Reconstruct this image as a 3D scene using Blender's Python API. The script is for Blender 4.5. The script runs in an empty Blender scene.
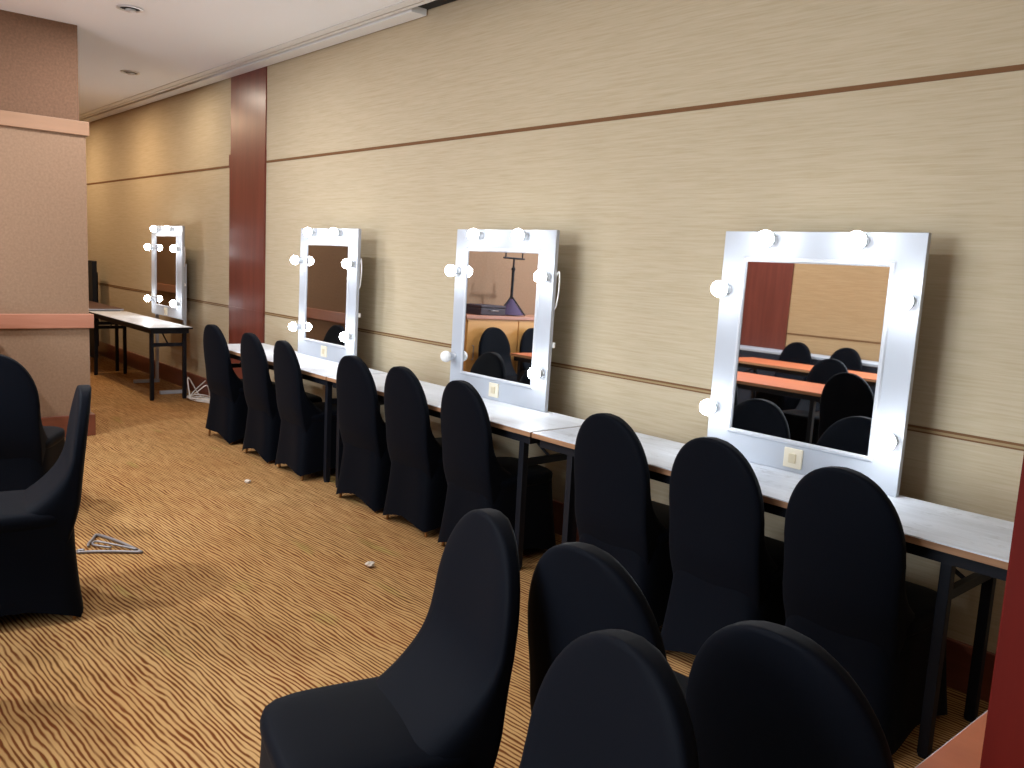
import bpy, bmesh, math, random
from mathutils import Vector, Matrix, Euler
random.seed(4)
PI = math.pi
sc = bpy.context.scene
C = sc.collection

# ------------------------------------------------------------------ materials
def mat(name, col, rough=.6, metal=0., spec=.5, emit=None, strength=0., sheen=0., coat=0.):
    m = bpy.data.materials.new(name); m.use_nodes = True
    b = m.node_tree.nodes['Principled BSDF']
    b.inputs['Base Color'].default_value = (*col, 1)
    b.inputs['Roughness'].default_value = rough
    b.inputs['Metallic'].default_value = metal
    b.inputs['Specular IOR Level'].default_value = spec
    if emit:
        b.inputs['Emission Color'].default_value = (*emit, 1)
        b.inputs['Emission Strength'].default_value = strength
    if sheen:
        b.inputs['Sheen Weight'].default_value = sheen
        b.inputs['Sheen Roughness'].default_value = .5
    if coat:
        b.inputs['Coat Weight'].default_value = coat
        b.inputs['Coat Roughness'].default_value = .12
    return m

class NT:
    def __init__(s, m):
        s.t = m.node_tree; s.n = s.t.nodes; s.b = s.n['Principled BSDF']
    def new(s, kind, **kw):
        n = s.n.new(kind)
        for k, v in kw.items(): setattr(n, k, v)
        return n
    def link(s, a, b): s.t.links.new(a, b)
    def coord(s, scale, kind='Object', rot=0.):
        tc = s.new('ShaderNodeTexCoord'); mp = s.new('ShaderNodeMapping')
        mp.inputs['Scale'].default_value = scale
        mp.inputs['Rotation'].default_value = (0, 0, rot)
        s.link(tc.outputs[kind], mp.inputs['Vector']); return mp.outputs['Vector']
    def noise(s, vec, scale, detail=3., rough=.5):
        n = s.new('ShaderNodeTexNoise'); n.inputs['Scale'].default_value = scale
        n.inputs['Detail'].default_value = detail; n.inputs['Roughness'].default_value = rough
        s.link(vec, n.inputs['Vector']); return n.outputs['Fac']
    def ramp(s, fac, stops):
        r = s.new('ShaderNodeValToRGB'); e = r.color_ramp.elements
        while len(e) < len(stops): e.new(.5)
        for q, (p, c) in zip(e, stops): q.position = p; q.color = (*c, 1)
        s.link(fac, r.inputs['Fac']); return r.outputs['Color']
    def mix(s, fac, a, b, mode='MIX'):
        m = s.new('ShaderNodeMix', data_type='RGBA', blend_type=mode)
        if isinstance(fac, float): m.inputs[0].default_value = fac
        else: s.link(fac, m.inputs[0])
        for i, v in ((6, a), (7, b)):
            if isinstance(v, tuple): m.inputs[i].default_value = (*v, 1)
            else: s.link(v, m.inputs[i])
        return m.outputs[2]
    def math(s, op, a, b=None):
        m = s.new('ShaderNodeMath', operation=op)
        for i, v in ((0, a), (1, b)):
            if v is None: continue
            if isinstance(v, (int, float)): m.inputs[i].default_value = v
            else: s.link(v, m.inputs[i])
        return m.outputs[0]
    def bump(s, h, strength, dist=.002):
        b = s.new('ShaderNodeBump'); b.inputs['Strength'].default_value = strength
        b.inputs['Distance'].default_value = dist
        s.link(h, b.inputs['Height']); s.link(b.outputs['Normal'], s.b.inputs['Normal'])
    def color(s, c): s.link(c, s.b.inputs['Base Color'])

# woven straw-coloured wall covering with fine horizontal threads
m_wall = mat('woven_wallcovering', (.5, .38, .22), .75, spec=.25); q = NT(m_wall)
f1 = q.noise(q.coord((4.5, 4.5, 120)), 1., 5., .65)
f2 = q.noise(q.coord((5, 5, 260)), 1., 3.)
f3 = q.noise(q.coord((.5, .5, .7)), 1., 2.)
c = q.ramp(f1, [(.28, (.415, .335, .215)), (.5, (.48, .40, .275)), (.72, (.53, .45, .325))])
c = q.mix(q.math('MULTIPLY', f2, .3), c, (.43, .34, .21))
c = q.mix(q.math('MULTIPLY', f3, .18), c, (.51, .41, .26))
q.color(c); q.bump(f1, .12)
m_wallfront = mat('warm_lit_wallcovering', (.40, .255, .125), .75, spec=.25); q = NT(m_wallfront)  # deeper tan puts the warm light on this wall into its colour
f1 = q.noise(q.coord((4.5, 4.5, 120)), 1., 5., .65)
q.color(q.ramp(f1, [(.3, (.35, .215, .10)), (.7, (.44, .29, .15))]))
# pinkish tan fabric on the end wall
m_pier = mat('tan_wall_fabric', (.42, .24, .16), .8, spec=.2); q = NT(m_pier)
f = q.noise(q.coord((60, 60, 60)), 1., 4.)
q.color(q.ramp(f, [(.3, (.225, .138, .085)), (.7, (.275, .172, .108))])); q.bump(f, .08)
m_pierdark = mat('brown_upper_wall_fabric', (.22, .115, .07), .8, spec=.2); q = NT(m_pierdark)
f = q.noise(q.coord((60, 60, 60)), 1., 4.)
q.color(q.ramp(f, [(.3, (.125, .066, .038)), (.7, (.165, .09, .053))]))
def wood(name, lo, hi, rough, scale=(14, 14, 1.2), coat=.3):
    m = mat(name, hi, rough, coat=coat); q = NT(m)
    f = q.noise(q.coord(scale), 1., 6., .6)
    q.color(q.ramp(f, [(.3, lo), (.7, hi)])); return m
m_redwood = wood('red_mahogany_panel', (.115, .025, .016), (.17, .04, .026), .34, coat=0.)
m_redpost = wood('deep_red_post', (.075, .0035, .0012), (.10, .005, .002), .6, coat=0.)
m_redpost.node_tree.nodes['Principled BSDF'].inputs['Specular IOR Level'].default_value = .12
m_rail = wood('reddish_wood_rail', (.33, .13, .075), (.44, .19, .12), .35, (1.2, 1.2, 14))
m_base = wood('dark_wood_baseboard', (.13, .035, .02), (.19, .055, .03), .35, (1.2, 1.2, 14))
m_band = wood('tan_wood_band', (.25, .135, .072), (.31, .17, .095), .6, (1.2, 1.2, 10), 0)
m_groove = mat('brown_groove_strip', (.16, .075, .03), .75, spec=.2)
m_goldstrip = mat('aged_brass_strip', (.30, .21, .10), .7)
m_ceil = mat('white_ceiling_paint', (.90, .94, .97), .9, spec=.1); q = NT(m_ceil)
f = q.noise(q.coord((1.2, 1.2, 1.2)), 1., 3.); q.color(q.mix(f, (.885, .925, .955), (.91, .95, .98)))
m_whitetrim = mat('white_trim_paint', (.80, .82, .82), .5)
m_slot = mat('black_slot', (.008, .008, .008), .8)
# carpet : wavy dark rust stripes on gold, with olive flecks
m_carpet = mat('striped_gold_carpet', (.4, .25, .1), .95, spec=.1); q = NT(m_carpet)
v = q.coord((1, 1, 1), 'Object', -math.radians(4))
sx = q.new('ShaderNodeSeparateXYZ'); q.link(v, sx.inputs[0])
w1 = q.noise(q.coord((2.2, 5.5, 1)), 1., 3.)
w2 = q.noise(q.coord((7, 22, 1)), 1., 2.)
ph = q.math('ADD', q.math('MULTIPLY', sx.outputs['Y'], 1 / .0182), q.math('ADD', q.math('MULTIPLY', w1, 3.4), q.math('MULTIPLY', w2, .8)))
s = q.math('SINE', q.math('MULTIPLY', ph, 2 * PI))
amp = q.noise(q.coord((5, 45, 1)), 1., 3.)
th = q.math('ADD', q.math('MULTIPLY', s, .5), q.math('MULTIPLY', q.math('SUBTRACT', amp, .5), 1.5))
stripe = q.ramp(q.math('ADD', q.math('MULTIPLY', th, .5), .5), [(.42, (0, 0, 0)), (.72, (1, 1, 1))])
tone = q.noise(q.coord((.9, 1.4, 1)), 1., 3.)
gold = q.ramp(tone, [(.3, (.40, .22, .080)), (.7, (.48, .285, .118))])
ol = q.noise(q.coord((1.7, 6, 1)), 1., 1.)
gold = q.mix(q.ramp(ol, [(.66, (0, 0, 0)), (.76, (.5, .5, .5))]), gold, (.27, .24, .06))
dk = q.ramp(q.noise(q.coord((1.3, 3, 1)), 1., 2.), [(.35, (.135, .034, .007)), (.65, (.105, .036, .008))])
q.color(q.mix(stripe, gold, dk))
q.bump(q.noise(q.coord((300, 300, 300)), 1., 2.), .25, .004)
# black stretch fabric
m_black = mat('black_spandex', (.0022, .003, .0055), .6, spec=.04, sheen=.016)
m_leg = mat('bronze_chair_leg', (.33, .17, .06), .35, .8)
# tables
def laminate(name, lo, hi, st):
    m = mat(name, hi, .38); q = NT(m)
    f = q.noise(q.coord((1.3, 7, 1)), 1., 6., .7); g = q.noise(q.coord((9, 14, 1)), 1., 5., .75)
    c = q.ramp(f, [(.35, lo), (.62, hi)])
    q.color(q.mix(q.ramp(g, [(.55, (0, 0, 0)), (.74, (st, st, st))]), c, (.22, .23, .25))); return m
m_lam = laminate('white_laminate', (.58, .61, .66), (.72, .76, .82), .25)
m_lamgrey = laminate('worn_grey_laminate', (.44, .47, .52), (.62, .66, .73), .7)
m_lamdark = mat('dark_brown_laminate', (.10, .05, .04), .4)
m_edge = wood('brown_plywood_edge', (.22, .10, .045), (.40, .22, .11), .6, (3, 3, 40), 0)
m_iron = mat('black_steel_tube', (.005, .006, .010), .5, spec=.25)
m_orange = wood('orange_tabletop_laminate', (.42, .10, .035), (.50, .135, .05), .4, (1.5, 14, 1), 0)
m_honey = wood('honey_wood_panel', (.52, .25, .07), (.62, .32, .10), .45, (1, 1.2, 10), 0)
m_skirt = mat('dark_navy_table_skirt', (.014, .018, .03), .9)
# mirrors
m_white = mat('white_gloss_board', (.42, .45, .50), .4)
m_mould = mat('white_moulding', (.50, .52, .56), .35)
m_mirror = mat('mirror_glass', (.80, .82, .83), .015, 1.)
m_bulb = mat('lit_bulb_glass', (1, 1, 1), .3, emit=(.93, .97, 1.0), strength=50)
m_bulboff = mat('unlit_bulb_glass', (.86, .85, .82), .25)
m_plate = mat('ivory_socket_plate', (.72, .66, .52), .4)
m_switch = mat('ivory_switch', (.60, .52, .36), .4)
m_cable = mat('white_cable', (.78, .76, .72), .5)
m_dull = mat('grey_wire_metal', (.24, .215, .21), .45, .6)
m_paper = mat('crumpled_paper', (.60, .52, .43), .9)
m_chrome = mat('downlight_ring', (.70, .71, .72), .3, .5)
m_purple = mat('purple_cloth', (.05, .03, .07), .9)
m_darkbox = mat('dark_case_plastic', (.03, .02, .03), .6)
m_glass = mat('added_window_light', (.8, .85, .9), .3)

# ------------------------------------------------------------------ mesh helpers
class MB:
    def __init__(s): s.bm = bmesh.new()
    def box(s, x0, y0, z0, x1, y1, z1, bev=0., M=None):
        t = bmesh.new(); r = bmesh.ops.create_cube(t, size=1)
        for v in t.verts:
            v.co = Vector(((x0+x1)/2+v.co.x*(x1-x0), (y0+y1)/2+v.co.y*(y1-y0), (z0+z1)/2+v.co.z*(z1-z0)))
        if bev: bmesh.ops.bevel(t, geom=list(t.edges), offset=bev, segments=2, affect='EDGES', profile=.6)
        s.add(t, M); return s
    def add(s, t, M=None):
        if M is not None: t.transform(M)
        me = bpy.data.meshes.new('tmp'); t.to_mesh(me); t.free(); s.bm.from_mesh(me); bpy.data.meshes.remove(me)
    def rings(s, rings, cap0=True, cap1=True, closed=True, M=None):
        t = bmesh.new(); vs = [[t.verts.new(p) for p in r] for r in rings]
        n = len(vs[0])
        for a, b in zip(vs, vs[1:]):
            for i in range(n if closed else n-1):
                j = (i+1) % n
                try: t.faces.new((a[i], a[j], b[j], b[i]))
                except ValueError: pass
        if cap0: t.faces.new(list(reversed(vs[0])))
        if cap1: t.faces.new(vs[-1])
        bmesh.ops.recalc_face_normals(t, faces=list(t.faces)); s.add(t, M); return s
    def tube(s, pts, r, seg=10, closed=False):
        pts = [Vector(p) for p in pts]; R = []; n = len(pts); up = None
        for i, p in enumerate(pts):
            if closed: d = pts[(i+1) % n]-pts[i-1]
            else: d = pts[min(i+1, n-1)]-pts[max(i-1, 0)]
            d.normalize()
            if up is None: up = d.orthogonal().normalized()
            up = (up-d*up.dot(d)).normalized(); w = d.cross(up)
            rr = r[i] if isinstance(r, (list, tuple)) else r
            R.append([p+(up*math.cos(2*PI*k/seg)+w*math.sin(2*PI*k/seg))*rr for k in range(seg)])
        if closed: R.append(R[0]); return s.rings(R, False, False)
        return s.rings(R)
    def lathe(s, prof, seg=20, M=None, cap0=True, cap1=True):
        return s.rings([[Vector((r*math.cos(2*PI*k/seg), r*math.sin(2*PI*k/seg), z)) for k in range(seg)] for r, z in prof], cap0, cap1, True, M)
    def build(s, name, m, parent=None, smooth=None):
        bmesh.ops.remove_doubles(s.bm, verts=list(s.bm.verts), dist=1e-5)
        me = bpy.data.meshes.new(name); s.bm.to_mesh(me); s.bm.free()
        me.materials.append(m)
        o = bpy.data.objects.new(name, me); C.objects.link(o)
        if smooth is not None:
            for p in me.polygons: p.use_smooth = True
            if smooth < 180: 
                bm = bmesh.new(); bm.from_mesh(me)
                for e in bm.edges:
                    if len(e.link_faces) == 2 and e.calc_face_angle(0) > math.radians(smooth): e.smooth = False
                bm.to_mesh(me); bm.free()
        if parent is not None: o.parent = parent
        return o
def tag(o, label, cat, group=None, kind=None):
    if label: o['label'] = label
    if cat: o['category'] = cat
    if group: o['group'] = group
    if kind: o['kind'] = kind
    return o
def thing(name, label, cat, loc=(0, 0, 0), rz=0., group=None):
    o = bpy.data.objects.new(name, None); C.objects.link(o); o.empty_display_size = .1
    o.location = loc; o.rotation_euler = (0, 0, rz); return tag(o, label, cat, group)
def struct(o): o['kind'] = 'structure'; return o
def copy_tree(o, parent=None):
    c = o.copy(); C.objects.link(c)
    if parent is not None: c.parent = parent; c.matrix_parent_inverse = o.matrix_parent_inverse.copy()
    for ch in list(o.children): copy_tree(ch, c)
    return c
def cr(pts, n=8, closed=False):        # Catmull-Rom smoothing
    P = [Vector(p) for p in pts]; out = []; m = len(P)
    for i in range(m if closed else m-1):
        if closed: a, b, c_, d = P[i-1], P[i], P[(i+1) % m], P[(i+2) % m]
        else: a, b, c_, d = P[max(i-1, 0)], P[i], P[i+1], P[min(i+2, m-1)]
        for k in range(n):
            t = k/n
            out.append(.5*((2*b)+(c_-a)*t+(2*a-5*b+4*c_-d)*t*t+(3*b-a-3*c_+d)*t**3))
    if not closed: out.append(P[-1])
    return out

# ------------------------------------------------------------------ room shell
YW, ZC, XP, YP = 3.42, 3.175, -7.30, 1.90     # mirror wall, ceiling, end wall face, its free corner
XE, YB, XR = -14.2, -3.4, 2.6
b = MB(); b.box(XE, YB, -.06, XR, YW, 0); floor = struct(b.build('floor', m_carpet))
b = MB(); b.box(XE, YB, ZC, XR, 3.145, ZC+.08); struct(b.build('ceiling', m_ceil))
b = MB(); b.box(XE-.12, YW, -.06, XR+.12, YW+.12, ZC+.3); struct(b.build('wall_back', m_wall))
b = MB(); b.box(XE-.12, YB-.12, -.06, XE, YW+.12, ZC+.3); struct(b.build('wall_far', m_wall))
b = MB(); b.box(XE, YB, 0, XP, YP, 2.41); struct(b.build('wall_left', m_pier))
b = MB(); b.box(XE, YB, 2.41, XP-.035, YP-.035, ZC); struct(b.build('trim_12', m_pierdark))
b = MB(); b.box(XR, YB-.12, -.06, XR+.12, YW+.12, ZC+.3); struct(b.build('wall_right', m_wall))
# opposite wall with an unseen window, added to bring in fill light
WX0, WX1, WZ0, WZ1 = -4.2, -1.4, .85, 2.75
b = MB()
b.box(XE, YB-.12, -.06, WX0, YB, ZC+.3); b.box(WX1, YB-.12, -.06, XR, YB, ZC+.3)
b.box(WX0, YB-.12, -.06, WX1, YB, WZ0); b.box(WX0, YB-.12, WZ1, WX1, YB, ZC+.3)
struct(b.build('wall_front', m_wallfront))
b = MB()
for x0, x1, z0, z1 in ((WX0, WX0+.06, WZ0, WZ1), (WX1-.06, WX1, WZ0, WZ1), (WX0, WX1, WZ0, WZ0+.06), (WX0, WX1, WZ1-.06, WZ1), (-2.83, -2.77, WZ0, WZ1)):
    b.box(x0, YB-.09, z0, x1, YB-.03, z1)
struct(b.build('added_window_1', m_whitetrim))
# seams of the wall panels
b = MB(); b.box(XE, YW-.004, 2.333, XR, YW+.01, 2.353); struct(b.build('trim_1', m_groove))
b = MB(); b.box(XE, YW-.004, .990, XR, YW+.01, .999); b.box(XE, YW-.004, .974, XR, YW+.01, .980); struct(b.build('trim_2', m_groove))
b = MB(); b.box(XE, YW-.003, .980, XR, YW+.01, .990); struct(b.build('trim_3', m_goldstrip))
b = MB(); b.box(-7.3, YB-.01, 1.0, XR, YB+.004, 1.02); struct(b.build('trim_4', m_groove))
# red wood pilaster, its lower stage a little wider
b = MB(); b.box(-8.155, YW-.018, .17, -7.38, YW+.01, 2.325); b.box(-8.145, YW-.012, 2.35, -7.385, YW+.01, ZC); b.box(-8.175, YW-.016, 2.325, -7.38, YW+.01, 2.45)
b.box(-8.16, YW-.022, .975, -7.375, YW, .995)
struct(b.build('trim_5', m_redwood))
b = MB(); b.box(-7.26, YB-.01, .12, -5.87, YB+.02, ZC); struct(b.build('trim_6', m_redwood))
# end wall : wood band, chair rail
b = MB(); b.box(XE, YB, 2.36, XP+.022, YP+.022, 2.465, .004); struct(b.build('trim_7', m_band))
b = MB(); b.box(XE, YB, .872, XP+.03, YP+.03, .984, .006); struct(b.build('trim_8', m_rail))
b = MB(); b.box(XE, YB, 0, XP+.028, YP+.028, .175, .005); struct(b.build('baseboard_left', m_base))
b = MB(); b.box(XE, YW-.02, 0, -8.18, YW+.01, .19, .004); b.box(-8.18, YW-.03, 0, -7.36, YW+.01, .19, .004); b.box(-7.36, YW-.02, 0, XR, YW+.01, .19, .004); struct(b.build('baseboard_back', m_base))
b = MB(); b.box(-7.25, YB-.01, 0, XR, YB+.02, .16); struct(b.build('baseboard_front', m_base))
# linear air slot where ceiling meets the mirror wall
b = MB(); b.box(XE, 3.15, ZC-.004, XR, 3.215, ZC+.03); b.box(XE, 3.23, ZC-.002, XR, 3.265, ZC+.03); b.box(XE, 3.285, ZC-.012, -4.93, 3.405, ZC+.03)
struct(b.build('trim_9', m_whitetrim))
b = MB(); b.box(XE, 3.13, ZC+.03, XR, YW, ZC+.09); struct(b.build('trim_10', m_slot))
# red wood post close to the camera on the right
b = MB(); b.box(-.443, 1.45, 0, -.08, 1.60, ZC, .004); struct(b.build('trim_11', m_redpost))

# ------------------------------------------------------------------ ceiling downlights
def downlight(x, y, label):
    t = thing('downlight', label, 'ceiling light', (x, y, ZC), 0, 'recessed downlights')
    b = MB(); b.lathe([(.085, -.001), (.088, -.008), (.070, -.010), (.066, -.002)], 28, None, False, False); b.build('trim_ring', m_chrome, t, 40)
    b = MB(); b.lathe([(.067, -.0015), (.03, -.0035), (.0005, -.0035)], 24, None, False, True); b.build('reflector', m_slot, t, 60)
    b = MB(); b.lathe([(.034, -.004), (.034, -.016), (.022, -.022), (.001, -.023)], 20, Matrix.Translation((-.022, .012, 0))); b.build('lamp', m_chrome, t, 40)
downlight(-6.49, 1.99, 'recessed downlight in the white ceiling, nearer the camera')
downlight(-8.82, 2.70, 'recessed downlight in the white ceiling above the far wall corner')
def downlamp_or_fill(x, y, power, col=(.86, .93, 1.0)):               # serves the two seen downlights and the added, unseen fill lamps
    l = bpy.data.lights.new('downlight_or_fill_lamp', 'AREA'); l.shape = 'DISK'; l.size = .10; l.energy = power; l.color = col
    o = bpy.data.objects.new('downlight_or_fill_lamp', l); C.objects.link(o); o.location = (x, y, ZC-.026)
for x, p in ((-6.15, 105), (-3.95, 66), (-1.75, 24)):
    downlamp_or_fill(x, -.35, p); downlamp_or_fill(x, -2.5, p*.42)  # unseen fill lamps, added to brighten the room
for x in (-10.57, -12.78): downlamp_or_fill(x, 2.45, 30, (1, .74, .48))  # unseen warm lamps, added to light the corridor
downlamp_or_fill(-6.49, 1.99, 34, (.95, .96, 1.0)); downlamp_or_fill(-8.82, 2.70, 15, (1, .86, .70))
# ------------------------------------------------------------------ banquet chairs (faces +y, origin on floor)
def sup(a, e):
    ca, sa = math.cos(a), math.sin(a)
    k = (abs(ca)**e+abs(sa)**e)**(-1/e)
    return ca*k, sa*k
def backrest_mesh(name):
    b = MB(); R = []; N = 44
    lv = [(.30+.012*i, .208) for i in range(1)]
    zs = []
    for i in range(20): zs.append((.22+(.69-.22)*i/20, None))
    for i in range(15):
        a = PI/2*i/14; zs.append((.69+.26*math.sin(a), max(.004, math.cos(a)**.92)))
    for z, k in zs:
        w = (.213-.006*math.sin(PI*min(1, max(0, (z-.42)/.27)))) if k is None else .210*k
        low = min(1, max(0, (.50-z)/.24)); low = low*low*(3-2*low)
        w -= .014*low
        yc = -.192+.045*low-.058*max(0, (z-.45)/.5)**1.15
        th = .029-.004*max(0, (z-.5)/.45)
        if k is not None and z > .945: th *= .8
        fil = .20*max(0, (.69-z)/.25)**2.1 if z > .44 else .20
        r = []
        for i in range(N):
            x, y = sup(2*PI*i/N, 4.5)
            bow = .012*(1-.6*low)*(1-(x*w/.21)**2)      # the back is bowed a little
            yy = yc-bow+(y*th if y < 0 else y*(th+fil))
            r.append(Vector((x*w, yy, z)))
        R.append(r)
    b.rings(R); return b
def seat_mesh():
    b = MB(); R = []; N = 44
    for z, k in ((.40, .97), (.42, 1.0), (.442, 1.0), (.456, .975), (.464, .92), (.470, .78), (.474, .5), (.476, .2)):
        R.append([Vector((.218*k*x, .030+.240*k*y, z)) for x, y in (sup(2*PI*i/N, 5) for i in range(N))])
    b.rings(R); return b
def skirt_mesh(lift):
    # lift: hem height at the four corners (front right, front left, rear left, rear right)
    b = MB(); N = 96; R = []
    for j in range(11):
        t = j/10; r = []
        for i in range(N):
            a = 2*PI*i/N; e = 5+3*t; x, y = sup(a, e)
            c = abs(math.cos(2*a))
            zc = lift[int(a/(PI/2)) % 4]
            hem = zc+(.068-zc)*min(1, c**.75*1.05)
            if c > .97: hem += .006*math.sin(a*7)
            k = 1+.125*t**1.4*(1-.45*c)-.03*math.sin(PI*t)*(.3+.7*c)
            r.append(Vector((.214*x*k, .030+.236*y*k, (.437+(hem-.437)*t))))
        R.append(r)
    b.rings(R, True, False); return b
def leg_mesh(sx, sy):
    b = MB(); b.tube([(sx*.165, .030+sy*.188, .40), (sx*.199, .030+sy*.221, .0)], [.011, .009], 12); return b
def make_chair(lift, name='banquet_chair'):
    t = thing(name, None, 'chair')
    backrest_mesh('backrest').build('backrest', m_black, t, 50)
    seat_mesh().build('seat', m_black, t, 180)
    skirt_mesh(lift).build('skirt', m_black, t, 180)
    for sx, sy in ((1, 1), (-1, 1), (-1, -1), (1, -1)): leg_mesh(sx, sy).build('leg', m_leg, t, 60)
    return t
chairA = make_chair((.010, .010, .010, .010))
chairB = make_chair((.012, .012, .070, .012))
chairC = make_chair((.012, .012, .012, .035))
used = set()
def chair(proto, x, y, deg, label, group):
    """x, y = where the middle of the backrest meets the eye (top of the back); deg = turn from facing +y"""
    a = math.radians(deg); off = Vector((0, .245, 0)); off.rotate(Euler((0, 0, a)))
    o = proto if id(proto) not in used else copy_tree(proto)
    used.add(id(proto))
    o.location = (x+off.x, y+off.y, 0); o.rotation_euler = (0, 0, a)
    o['label'] = label; o['group'] = group; return o
G = 'black covered chairs along the mirror counter'
chair(chairB, -6.66, 2.655, 3, 'black covered chair at the far end of the counter row, one bronze leg showing', G)
chair(chairA, -5.95, 2.655, 0, 'black covered chair second from the far end of the counter row', G)
chair(chairC, -5.40, 2.650, -3, 'black covered chair third from the far end, right of the mirror by the red pilaster', G)
chair(chairA, -4.50, 2.665, 3, 'black covered chair at the counter just left of the mirror with the unlit bulb', G)
chair(chairC, -3.96, 2.665, 0, 'black covered chair in front of the mirror with the unlit bulb, middle of its three', G)
chair(chairA, -3.39, 2.650, -2, 'black covered chair below right edge of the mirror with the unlit bulb', G)
chair(chairA, -2.37, 2.645, 0, 'black covered chair third from the near end of the counter row', G)
chair(chairA, -1.83, 2.640, 0, 'black covered chair in front of the nearest mirror, second from near end of counter', G)
chair(chairA, -1.31, 2.630, 0, 'black covered chair at the near end of the counter row beside the grey worn tabletop', G)
G = 'black covered chairs in the foreground cluster'
chair(chairA, -1.535, 1.29, 166, 'large foreground black chair seen from its front left, seat pointing left over open carpet', G)
chair(chairA, -1.222, 1.335, 0, 'foreground black chair behind the one whose seat points left, domed back only', G)
chair(chairA, -.855, 1.03, 171, 'nearest foreground black chair at bottom edge, bright rim along its domed back', G)
chair(chairA, -.728, 1.31, 0, 'foreground black chair back nearest the red wood post at the right', G)
G = 'black covered chairs beside the left end wall'
chair(chairA, -5.10, .855, 60, 'black covered chair back cut by the left edge of the picture', G)
chair(chairA, -3.86, .965, 170, 'black covered chair at left seen side on, its back a narrow blade', G)
G = 'black covered chairs across the room seen in the mirrors'
chair(chairA, -3.05, .40, 178, 'black covered chair across the room, big dark dome in nearest mirror', G)
chair(chairA, -3.83, -.78, 0, 'black covered chair at far side of the first orange table, seen in nearest mirror', G)
chair(chairA, -5.34, -2.78, 0, 'black covered chair by the red wood cladding, seen at left of nearest mirror', G)
chair(chairA, -4.72, -2.78, 0, 'black covered chair at back of the second orange table, seen in nearest mirror', G)
chair(chairA, -6.72, .78, -90, 'black covered chair near the sideboard, seen right of centre in the second nearest mirror', G)
chair(chairA, -6.72, .22, -90, 'black covered chair near the sideboard, seen left of centre in the second nearest mirror', G)

# ------------------------------------------------------------------ tables
def folding_table(name, label, x0, x1, y0, y1, zt, top_m, edge_m, group, edge_t=.026, leg_in=.10, thin=.019):
    t = thing(name, label, 'table', ((x0+x1)/2, (y0+y1)/2, 0), 0, group)
    hx, hy = (x1-x0)/2, (y1-y0)/2
    b = MB(); b.box(-hx+.003, -hy+.003, zt-edge_t, hx-.003, hy-.003, zt, .002); top = b.build('tabletop', top_m, t)
    b = MB(); z0, z1 = zt-edge_t, zt-.004
    b.box(-hx, -hy, z0, hx, -hy+.006, z1); b.box(-hx, hy-.006, z0, hx, hy, z1); b.box(-hx, -hy+.006, z0, -hx+.006, hy-.006, z1); b.box(hx-.006, -hy+.006, z0, hx, hy-.006, z1)
    b.build('edge_band', edge_m, top)
    b = MB(); z0, z1 = zt-edge_t-.045, zt-edge_t
    b.box(-hx+.03, -hy+.03, z0, hx-.03, -hy+.055, z1); b.box(-hx+.03, hy-.055, z0, hx-.03, hy-.03, z1)
    b.box(-hx+.03, -hy+.055, z0, -hx+.055, hy-.055, z1); b.box(hx-.055, -hy+.055, z0, hx-.03, hy-.055, z1)
    b.build('underframe', m_iron, t)
    for sx in (-1, 1):
        for sy in (-1, 1):
            b = MB(); cx, cy = sx*(hx-leg_in), sy*(hy-.055)
            b.box(cx-.018, cy-.018, 0.012, cx+.018, cy+.018, zt-edge_t-.045, .003); lg = b.build('leg', m_iron, t)
            b = MB(); b.lathe([(.019, 0), (.021, .006), (.019, .014)], 14, Matrix.Translation((cx, cy, 0))); b.build('foot_cap', m_iron, lg)
        cx = sx*(hx-leg_in)
        b = MB(); b.box(cx-.012, -hy+.073, zt-.20, cx+.012, hy-.073, zt-.165); b.build('crossbar', m_iron, t)
        b = MB(); b.tube([(cx, 0, zt-.18), (cx-sx*.22, 0, zt-edge_t-.03)], .008, 8); b.build('folding_brace', m_iron, t)
    return t
G = 'folding tables forming the mirror counter'
Y0, Y1, ZT = 2.765, 3.262, .745
folding_table('folding_table', 'white topped folding table at the far end of the counter by the red pilaster', -7.06, -5.03, Y0, Y1, ZT, m_lam, m_edge, G, leg_in=.055)
folding_table('folding_table', 'white topped folding table in the middle of the counter under the mirror with unlit bulb', -5.018, -2.99, Y0, Y1, ZT, m_lam, m_edge, G)
folding_table('folding_table', 'worn grey topped folding table at the near end of the counter under nearest mirror', -2.978, -.80, Y0, Y1, ZT, m_lamgrey, m_edge, G, leg_in=.23)
G = 'tables in the far corner'
folding_table('folding_table', 'white topped table with black legs standing alone before the farthest mirror', -10.75, -8.62, 2.785, 3.22, ZT, m_lam, m_iron, G, .02, .09)
folding_table('folding_table', 'dark topped table with white edge behind the lone white table', -12.95, -10.80, 2.70, 3.20, .772, m_lamdark, m_white, G, .022)
G = 'orange topped tables'
folding_table('banquet_table', 'orange topped table with white edge half hidden by the red wood post', -.533, .55, 1.36, 1.98, ZT, m_orange, m_white, G)
folding_table('banquet_table', 'orange topped table across the room, nearer one in nearest mirror', -5.3, -3.32, -.46, .26, ZT, m_orange, m_edge, G)
folding_table('banquet_table', 'orange topped table across the room, farther one in nearest mirror', -5.6, -3.4, -2.25, -1.58, ZT, m_orange, m_edge, G)
folding_table('banquet_table', 'orange topped table near the sideboard seen in second nearest mirror', -6.2, -5.6, -.2, 1.0, ZT, m_orange, m_edge, G)
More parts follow.
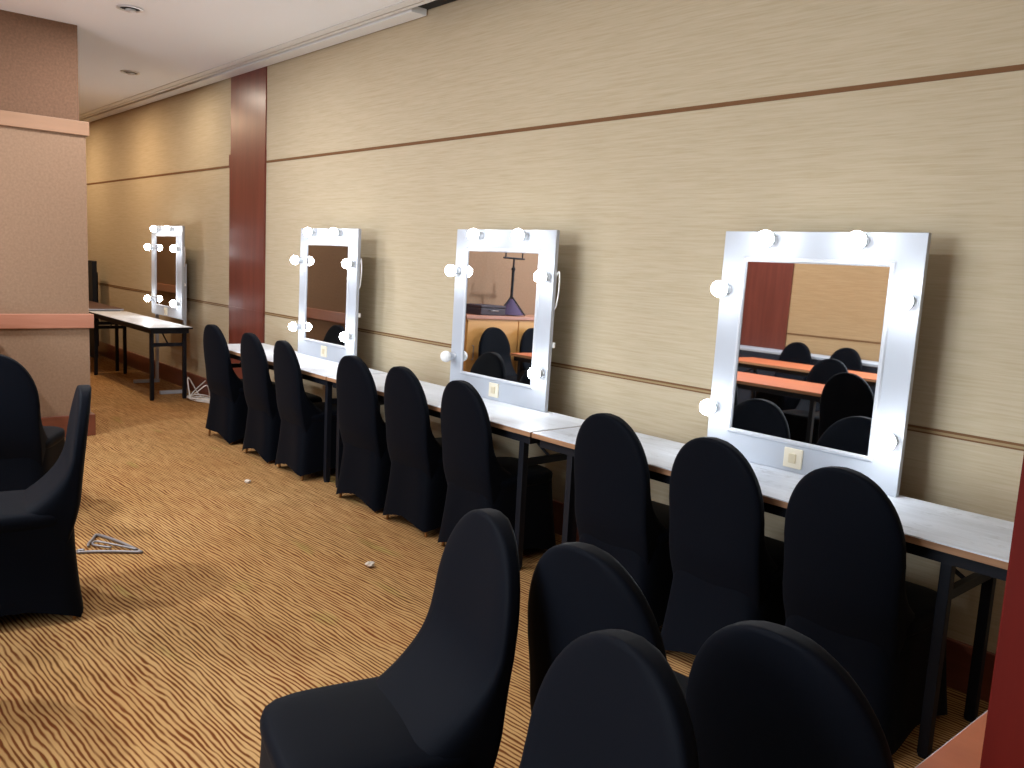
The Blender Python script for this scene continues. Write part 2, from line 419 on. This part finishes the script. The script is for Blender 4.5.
# skirted buffet table along the opposite wall
t = thing('buffet_table', 'long buffet table with white top and dark skirt seen across the nearest mirror', 'table', (-5.2, -3.12, 0))
b = MB(); b.box(-1.9, -.24, .765, 1.9, .24, .795, .004); b.build('tabletop', m_white, t)
b = MB(); R = []
for z in (.764, .4, .005):
    r = []
    for i in range(120):
        u = i/119*(3.76+2*.46); k = 1.0
        if u < .46: p = Vector((-1.88, -.23+u, z))
        elif u < .46+3.76: p = Vector((-1.88+u-.46, .23, z))
        else: p = Vector((1.88, .23-(u-.46-3.76), z))
        p += Vector((.0, .006*math.sin(i*2.1)*(1 if z < .7 else .2), 0)); r.append(p)
    R.append(r)
b.rings(R, False, False, False); b.build('table_skirt', m_skirt, t, 180)

# sideboard against the end wall, with tripod and case on it (seen in mirrors)
t = thing('sideboard', 'honey wood sideboard with red top against the end wall, seen in mirrors', 'cabinet', (-7.05, -.35, 0))
t.scale = (1, 1, 1.04)
b = MB(); b.box(-.20, -1.4, .08, .20, 1.4, .985, .004); b.build('carcass', m_honey, t)
b = MB(); b.box(-.215, -1.42, .985, .225, 1.42, 1.02, .004); b.build('countertop', m_rail, t)
b = MB(); b.box(-.19, -1.38, 0, .17, 1.38, .08); b.build('plinth', m_base, t)
for k in range(4):
    y = -1.4+.7*k
    b = MB(); b.box(.20, y+.006, .10, .216, y+.694, .975, .003); d = b.build('door', m_honey, t)
    b = MB(); b.tube([(.216, y+.62, .58), (.240, y+.62, .58), (.240, y+.62, .72), (.216, y+.62, .72)], .006, 8); b.build('handle', m_dull, d)
t = thing('tripod_stand', 'black tripod stand with square bracket on top, seen in second nearest mirror', 'stand', (-7.04, .30, 1.061))
b = MB(); b.tube([(0, 0, .05), (0, 0, .50)], .016, 12); b.build('pole', m_iron, t)
b = MB(); b.tube([(0, 0, .50), (0, 0, .62)], .011, 10); b.lathe([(.02, .49), (.024, .50), (.02, .52)], 12); b.build('extension_tube', m_iron, t)
for k in range(3):
    a = 2*PI*k/3+PI/2
    b = MB(); b.tube([(.012*math.cos(a), .012*math.sin(a), .20), (.17*math.cos(a), .17*math.sin(a), .008)], .008, 8); b.build('leg', m_iron, t)
b = MB(); b.tube([(0, -.12, .62), (0, -.12, .72)], .008, 8); b.tube([(0, .12, .62), (0, .12, .72)], .008, 8); b.tube([(0, -.15, .62), (0, .15, .62)], .01, 8); b.build('bracket', m_iron, t)
b = MB(); b.lathe([(.15, .01), (.12, .05), (.06, .12), (.022, .18)], 16, None, False, False); b.build('cloth_wrap', m_purple, t, 60)
t = thing('equipment_case', 'low dark case lying on the sideboard beside the tripod stand', 'case', (-7.04, .66, 1.061))
b = MB(); b.box(-.14, -.17, 0, .14, .17, .075, .01); b.build('body', m_darkbox, t)
b = MB(); b.box(-.142, -.172, .077, .142, .172, .105, .008); b.build('lid', m_darkbox, t)
b = MB(); b.tube([(.142, -.05, .05), (.165, -.05, .05), (.165, .05, .05), (.142, .05, .05)], .005, 8); b.build('handle', m_dull, t)

# ------------------------------------------------------------------ lighted mirrors
def vanity_mirror(label, xc, w, z0, h, yfront, tilt, bulbs, dead=(), yaw=0., stand=False, inner=None, plate=True, lead=True):
    """front face on local y = 0 (faces -y), base at local z = 0"""
    t = thing('vanity_mirror', label, 'mirror', (xc, yfront, z0), yaw, 'white bulb-lit mirrors along the wall')
    t.rotation_euler = (-math.radians(tilt), 0, yaw)
    il, ir, ib, it = inner; hw = w/2; T = .024
    b = MB()
    b.box(-hw, 0, 0, il, T, h, .002); b.box(ir, 0, 0, hw, T, h, .002); b.box(il-.004, .0002, 0, ir+.004, T, ib, .002); b.box(il-.004, .0002, it, ir+.004, T, h, .002)
    b.build('frame', m_white, t)
    b = MB(); mw = .022                      # raised moulding round the glass
    def mould(p, n):                         # p, n: inner corner, outward
        return [Vector((p[0]+n[0]*a, yv, p[1]+n[1]*a)) for a, yv in ((0, .012), (0, -.005), (.006, -.010), (mw-.006, -.008), (mw, .001), (mw, .012))]
    R = [mould((il, ib), (-1, -1)), mould((ir, ib), (1, -1)), mould((ir, it), (1, 1)), mould((il, it), (-1, 1))]
    R.append(R[0]); b.rings(R, False, False); b.build('moulding', m_mould, t)
    b = MB(); b.box(il-.003, -.0015, ib-.003, ir+.003, .004, it+.003); b.build('mirror_glass', m_mirror, t)
    b = MB(); b.box(-hw+.01, T, .01, hw-.01, T+.006, h-.01); b.build('back_panel', m_white, t)
    Rx = Matrix.Rotation(PI/2, 4, 'X')       # +z -> -y
    for k, (bx, bz) in enumerate(bulbs):
        M = Matrix.Translation((bx, 0, bz)) @ Rx
        b = MB(); b.lathe([(.022, 0), (.022, .010), (.019, .014), (.028, .040), (.031, .050), (.028, .052)], 18, M); so = b.build('lamp_holder', m_mould, t, 40)
        prof = [(.022, .048)]+[(.036*math.sin(a), .064-.036*math.cos(a)) for a in [PI*.37+PI*.63*i/10 for i in range(11)]]
        prof[-1] = (.0005, .100)
        b = MB(); b.lathe(prof, 18, M); bo = b.build('bulb', m_bulboff if k in dead else m_bulb, t, 180)
        if k in dead: bo['label'] = 'unlit white bulb'
    if plate:
        px, pz = (il+ir)/2, ib*.45
        b = MB(); b.box(px-.042, -.010, pz-.042, px+.042, .001, pz+.042, .004); pl = b.build('socket_plate', m_plate, t)
        b = MB(); b.box(px-.016, -.016, pz-.020, px+.016, -.009, pz+.020, .002); b.build('switch', m_switch, pl)
    # lead looping at the frame's right edge
    b = MB()
    if lead: b.tube(cr([(hw-.02, T+.004, h*.72), (hw+.016, T-.002, h*.78), (hw+.024, T, h*.70), (hw+.012, T, h*.60), (hw-.01, T+.004, h*.57)], 6), .0035, 8); b.build('cable', m_cable, t, 180)
    b = MB()
    if lead: b.box(hw-.02, T+.001, h*.36, hw+.010, T+.014, h*.39, .002); b.build('clip', m_cable, t)
    if stand:
        for sx in (-1, 1):
            x = sx*(hw-.045)
            b = MB(); b.box(x-.02, T+.006, -z0+.035, x+.02, T+.036, h*.6, .003); b.build('upright', m_white, t)
            b = MB(); b.box(x-.022, -.21, -z0, x+.022, T+.045, -z0+.035, .004); b.build('foot', m_white, t)
        b = MB(); b.box(-hw+.065, T+.008, -.12, hw-.065, T+.030, -.08); b.build('crossbar', m_white, t)
    else:
        for sx in (-1, 1):
            b = MB(); b.box(sx*hw*.55-.015, T+.005, 0, sx*hw*.55+.015, T+.020, h*.7); b.build('back_batten', m_white, t)
    return t
W = .885
bul = [(-.20, .965), (.20, .965), (-.405, .745), (-.408, .215), (.405, .745), (.405, .215)]
inn = (-.315, .315, .135, .87)
vanity_mirror('nearest white mirror, on the worn grey table, six round bulbs lit', -1.83, W, .746, 1.0, 3.205, .7, bul, inner=inn, lead=False)
vanity_mirror('white bulb-lit mirror second from the camera, lower left bulb unlit', -3.80, W, .746, 1.0, 3.205, .7, bul, dead=(3,), inner=inn)
vanity_mirror('white bulb-lit mirror on the counter beside the red wood pilaster', -5.86, W, .746, 1.0, 3.205, .7, bul, inner=inn, yaw=math.radians(0))
vanity_mirror('farthest white bulb-lit mirror standing on white steel feet behind the lone table', -9.47, .94, .79, .975, 3.245, .4, [(-.20, .935), (.20, .935), (-.405, .735), (-.408, .165), (.405, .735), (.405, .165)], inner=(-.315, .315, .115, .86), stand=True)

# ------------------------------------------------------------------ small things
t = thing('power_strip', 'white power strip with tangled white leads on the carpet by the lone table', 'power strip', (-8.38, 3.27, 0))
b = MB(); b.box(-.13, -.025, 0, .13, .025, .035, .006, Matrix.Rotation(.5, 4, 'Z')); body = b.build('body', m_cable, t)
for k in range(4):
    b = MB(); b.lathe([(.017, .0345), (.017, .037), (.012, .037)], 14, Matrix.Rotation(.5, 4, 'Z') @ Matrix.Translation((-.085+.055*k, 0, 0))); b.build('outlet', m_plate, body)
for k in range(3):
    P = []
    for i in range(9):
        a = i*1.15+k*2; r = .10+.05*random.random()
        P.append((-.16+r*1.25*math.cos(a), -.01+r*.8*math.sin(a), (.012+.20*max(0, math.sin(i*1.9+k))*(k == 1)+.010*k)))
    b = MB(); b.tube(cr(P, 8), .0065, 8); b.build('cable', m_cable, t, 180)
b = MB(); b.tube(cr([(.11, .06, .008), (.25, .0, .007), (.42, .03, .007), (.62, -.06, .007), (.85, -.03, .007)], 8), .006, 8); b.build('cable', m_cable, t, 180)

def F(x, y): return Vector((x, y, 0))
t = thing('wire_stand', 'bent grey wire stand lying flat on the open carpet', 'wire stand', (-4.45, 1.22, 0))
def wire(pts, r=.0055):
    b = MB(); b.tube(cr([Vector((x+4.45, y-1.22, z)) for x, y, z in pts], 5), r, 8); b.build('wire_arm', m_dull, t, 180)
wire([(-4.31, 1.35, .007), (-4.48, 1.31, .012), (-4.66, 1.255, .012), (-4.70, 1.235, .008)], .008)
wire([(-4.31, 1.35, .007), (-4.38, 1.245, .010), (-4.44, 1.16, .008), (-4.47, 1.09, .007)], .008)
wire([(-4.70, 1.235, .008), (-4.63, 1.20, .008), (-4.58, 1.17, .008), (-4.53, 1.155, .012)], .007)
wire([(-4.34, 1.335, .016), (-4.47, 1.265, .016), (-4.57, 1.205, .016), (-4.53, 1.18, .014), (-4.44, 1.24, .014)], .006)
wire([(-4.47, 1.09, .007), (-4.50, 1.10, .007), (-4.485, 1.125, .01)], .007)
def scrap(label, x, y, r):
    bm = bmesh.new(); bmesh.ops.create_icosphere(bm, subdivisions=2, radius=r)
    for v in bm.verts: v.co *= .75+.5*random.random(); v.co.z *= .6
    zm = min(v.co.z for v in bm.verts)
    for v in bm.verts: v.co.z -= zm
    b = MB(); b.bm.free(); b.bm = bm; o = b.build('paper_scrap', m_paper); o.location = (x, y, 0); tag(o, label, 'litter', 'paper scraps on the carpet')
scrap('small crumpled white paper scrap on open carpet in mid floor', -3.525, 2.21, .023)
scrap('tiny paper scrap on the carpet before the far counter chairs', -5.315, 2.355, .020)
# dark folded table standing on end beyond the far tables
t = thing('folded_table', 'dark folded table standing on end between the dark topped table and the wall', 'table', (-12.42, 3.27, 0), PI/2)
b = MB(); b.box(-.03, -.16, .0, .03, .16, 1.30, .006); b.build('tabletop', m_iron, t)
b = MB(); b.tube([(.045, -.09, .15), (.045, -.09, 1.15)], .014, 8); b.build('leg', m_iron, t)
b = MB(); b.tube([(.045, .12, .15), (.045, .12, 1.15)], .014, 8); b.build('leg', m_iron, t)

# ------------------------------------------------------------------ light
def area(name, loc, rot, sx, sy, power, col):
    l = bpy.data.lights.new(name, 'AREA'); l.shape = 'RECTANGLE'; l.size = sx; l.size_y = sy; l.energy = power; l.color = col
    o = bpy.data.objects.new(name, l); C.objects.link(o); o.location = loc; o.rotation_euler = rot; return o
area('added_window_light', ((WX0+WX1)/2, YB-.02, (WZ0+WZ1)/2), (PI/2, 0, 0), WX1-WX0-.14, WZ1-WZ0-.14, 230, (.80, .90, 1.0))  # fill light added in the unseen window opening
w = bpy.data.worlds.new('World'); sc.world = w; w.use_nodes = True
w.node_tree.nodes['Background'].inputs['Color'].default_value = (.75, .85, 1, 1)
w.node_tree.nodes['Background'].inputs['Strength'].default_value = 1.0

# ------------------------------------------------------------------ camera
cam = bpy.data.cameras.new('Camera'); co = bpy.data.objects.new('Camera', cam); C.objects.link(co)
yaw, pitch, roll = (math.radians(a) for a in (48.6649584, 8.09308316, 2.98676038))
fw = Vector((-math.sin(yaw)*math.cos(pitch), math.cos(yaw)*math.cos(pitch), -math.sin(pitch)))
r = Vector((math.cos(yaw), math.sin(yaw), 0)); u = r.cross(fw)
r2 = r*math.cos(roll)+u*math.sin(roll); u2 = -r*math.sin(roll)+u*math.cos(roll)
M = Matrix((r2, u2, -fw)).transposed().to_4x4(); M.translation = (0, 0, 1.92*.81)
co.matrix_world = M
cam.sensor_fit = 'HORIZONTAL'; cam.sensor_width = 36; cam.lens = 847.197*36/1024; cam.clip_start = .05; cam.clip_end = 100
sc.camera = co

sc.view_settings.view_transform = 'Standard'; sc.view_settings.look = 'None'
sc.view_settings.gamma = 1; sc.view_settings.use_curve_mapping = False; sc.view_settings.exposure = 0.0
sc.cycles.max_bounces = 10; sc.cycles.diffuse_bounces = 5; sc.cycles.glossy_bounces = 5
sc.cycles.sample_clamp_indirect = 6; sc.cycles.caustics_reflective = False
